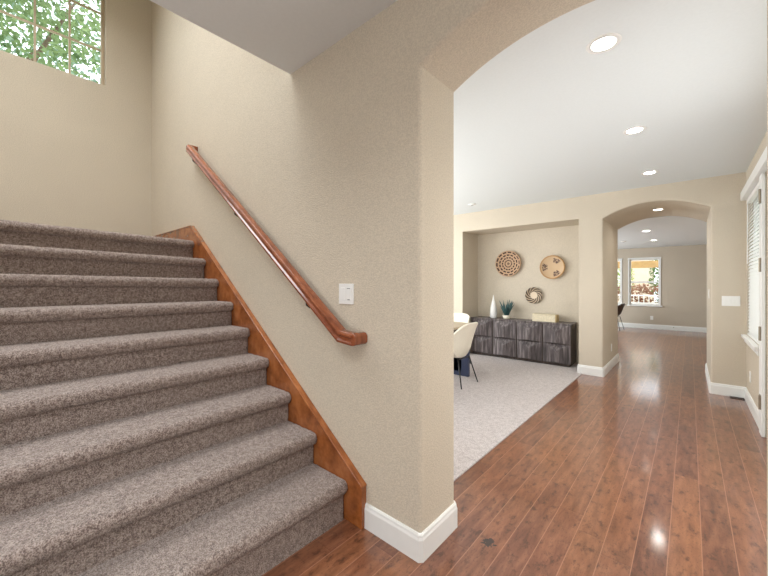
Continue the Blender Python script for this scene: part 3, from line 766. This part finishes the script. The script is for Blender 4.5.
# ================================================================== OUTSIDE
struct(MB().box(-30, 30, -30, 40, -0.5, -0.3).build('ground', 'lawn'))
struct(MB().box(XR+0.2, 8, 0, 12, -0.3, -0.1).build('ground_bounce', 'patio_stone'))  # unseen pale slab added to bounce lighter light onto the blinds
struct(MB().box(-9, 8, VY+0.14, 17.6, -0.3, -0.05).build('patio', 'patio_stone'))
def leaves(m, c, rad, n, size, rnd):
    for i in range(n):
        while True:
            p = Vector((rnd.uniform(-1, 1), rnd.uniform(-1, 1), rnd.uniform(-1, 1)))
            if 0.25 < p.length < 1: break
        p = Vector((c[0]+p.x*rad[0], c[1]+p.y*rad[1], c[2]+p.z*rad[2]))
        d = Vector((rnd.gauss(0, 1), rnd.gauss(0, 1), rnd.gauss(0, 1))).normalized(); e_ = d.orthogonal().normalized(); g_ = d.cross(e_)
        a = rnd.random()*PI; e_, g_ = e_*math.cos(a)+g_*math.sin(a), g_*math.cos(a)-e_*math.sin(a)
        s_ = size*rnd.uniform(0.6, 1.3)
        m.quad(p - e_*s_, p + g_*s_*0.45, p + e_*s_, p - g_*s_*0.45)
def tree(label, base, h, crowns, n, size, mat, seed):
    rnd = random.Random(seed)
    o = thing('tree', label, 'tree', base)
    m = MB(); bx, by, bz = base
    m.tube([(bx, by, bz), (bx+0.1, by, bz+h*0.4), (bx-0.05, by+0.05, bz+h*0.8)], [0.22, 0.16, 0.06], 10)
    for c, r in crowns: m.tube([(bx, by, bz+h*0.45), ((bx+c[0])/2+0.1, (by+c[1])/2, (bz+h*0.45+c[2])/2+0.15), c], [0.09, 0.05, 0.02], 8)
    m.build('trunk', 'bark', o, smooth=True)
    m = MB()
    for c, r in crowns: leaves(m, c, r, n, size, rnd)
    m.build('foliage', mat, o)
    return o
tree('leafy green tree outside the high stairwell window', (-9.6, -0.4, -0.3), 7.2,
     [((-9.6, -1.6, 6.2), (1.5, 1.2, 1.3)), ((-9.4, -0.5, 6.9), (1.5, 1.2, 1.5)), ((-9.8, 0.6, 6.0), (1.4, 1.1, 1.1)), ((-9.9, -0.9, 7.9), (1.5, 1.5, 1.2)), ((-9.6, 1.2, 7.2), (1.3, 1.0, 1.1))], 1050, 0.075, 'leaf_green', 5)
tree('blue-green tree standing behind the leafy one outside the stairwell window', (-15.0, 1.5, -0.3), 8.0,
     [((-15, 0.4, 7.2), (1.8, 1.6, 1.6)), ((-15, 2.2, 7.6), (1.8, 1.5, 1.8)), ((-15, -1.6, 8.0), (1.9, 1.7, 1.7)), ((-15, 1.0, 9.6), (1.9, 1.7, 1.5))], 600, 0.12, 'leaf_bluegreen', 9)
pg = thing('pergola', 'golden timber pergola beam and posts outside the far room window', 'pergola', (-2.0, 16.2, -0.05))
m = MB(); m.box(-6, 3, 16.0, 16.2, 1.95, 2.2); m.build('beam', 'beam_wood', pg)
for x in (-5.8, 2.6): MB().box(x, x+0.14, 16.03, 16.17, -0.05, 1.95).build('post', 'beam_wood', pg)
hs = thing('neighbour_house', 'pale stucco house wall seen beyond the pergola through the far room window', 'house', (-2.0, 22.0, -0.3))
MB().box(-4.6, -1.55, 21.5, 25.5, -0.3, 3.1).build('wall', 'stucco', hs)
MB().prism([(-4.9, 3.1), (-1.2, 3.1), (-3.0, 4.3)], 'y', 21.2, 25.8).build('roof', 'beam_wood', hs)
MB().box(-3.2, -2.5, 21.47, 21.5, 1.0, 2.2).build('window', 'white_metal', hs)
rn = random.Random(21)
for lab, c, r_, n_, mt in (('lime green shrub left of the stucco wall outside the far window', (-2.25, 19.6, 1.5), (0.36, 0.4, 1.1), 620, 'leaf_lime'),
                           ('dark green tall shrub right of the stucco wall outside the far window', (-1.0, 19.4, 1.6), (0.36, 0.4, 1.2), 620, 'leaf_deep'),
                           ('wide green hedge behind the pergola outside the far window', (-2.4, 28.0, 2.4), (5.0, 0.8, 2.4), 1500, 'leaf_lime'),
                           ('russet flowering shrub bank behind the white railing outside the far window', (-1.6, 18.4, 0.9), (1.5, 0.4, 0.48), 1000, 'leaf_russet')):
    o = thing('shrub', lab, 'shrub', (c[0], c[1], -0.3)); m = MB(); leaves(m, c, r_, n_, 0.07, rn); m.build('foliage', mt, o)
    MB().tube([(c[0], c[1], -0.3), (c[0], c[1], c[2])], [0.05, 0.03], 8).build('stem', 'bark', o)
rl = thing('railing', 'low white metal railing across the patio outside the far room window', 'railing', (-2.0, 14.7, -0.05))
for z in (0.42, 0.68, 0.94): MB().box(-4.4, 0.6, 14.68, 14.72, z, z+0.04).build('rail', 'white_metal', rl)
for i in range(36): MB().box(-4.4+i*0.14, -4.38+i*0.14, 14.69, 14.71, -0.05, 0.99).build('baluster', 'white_metal', rl)
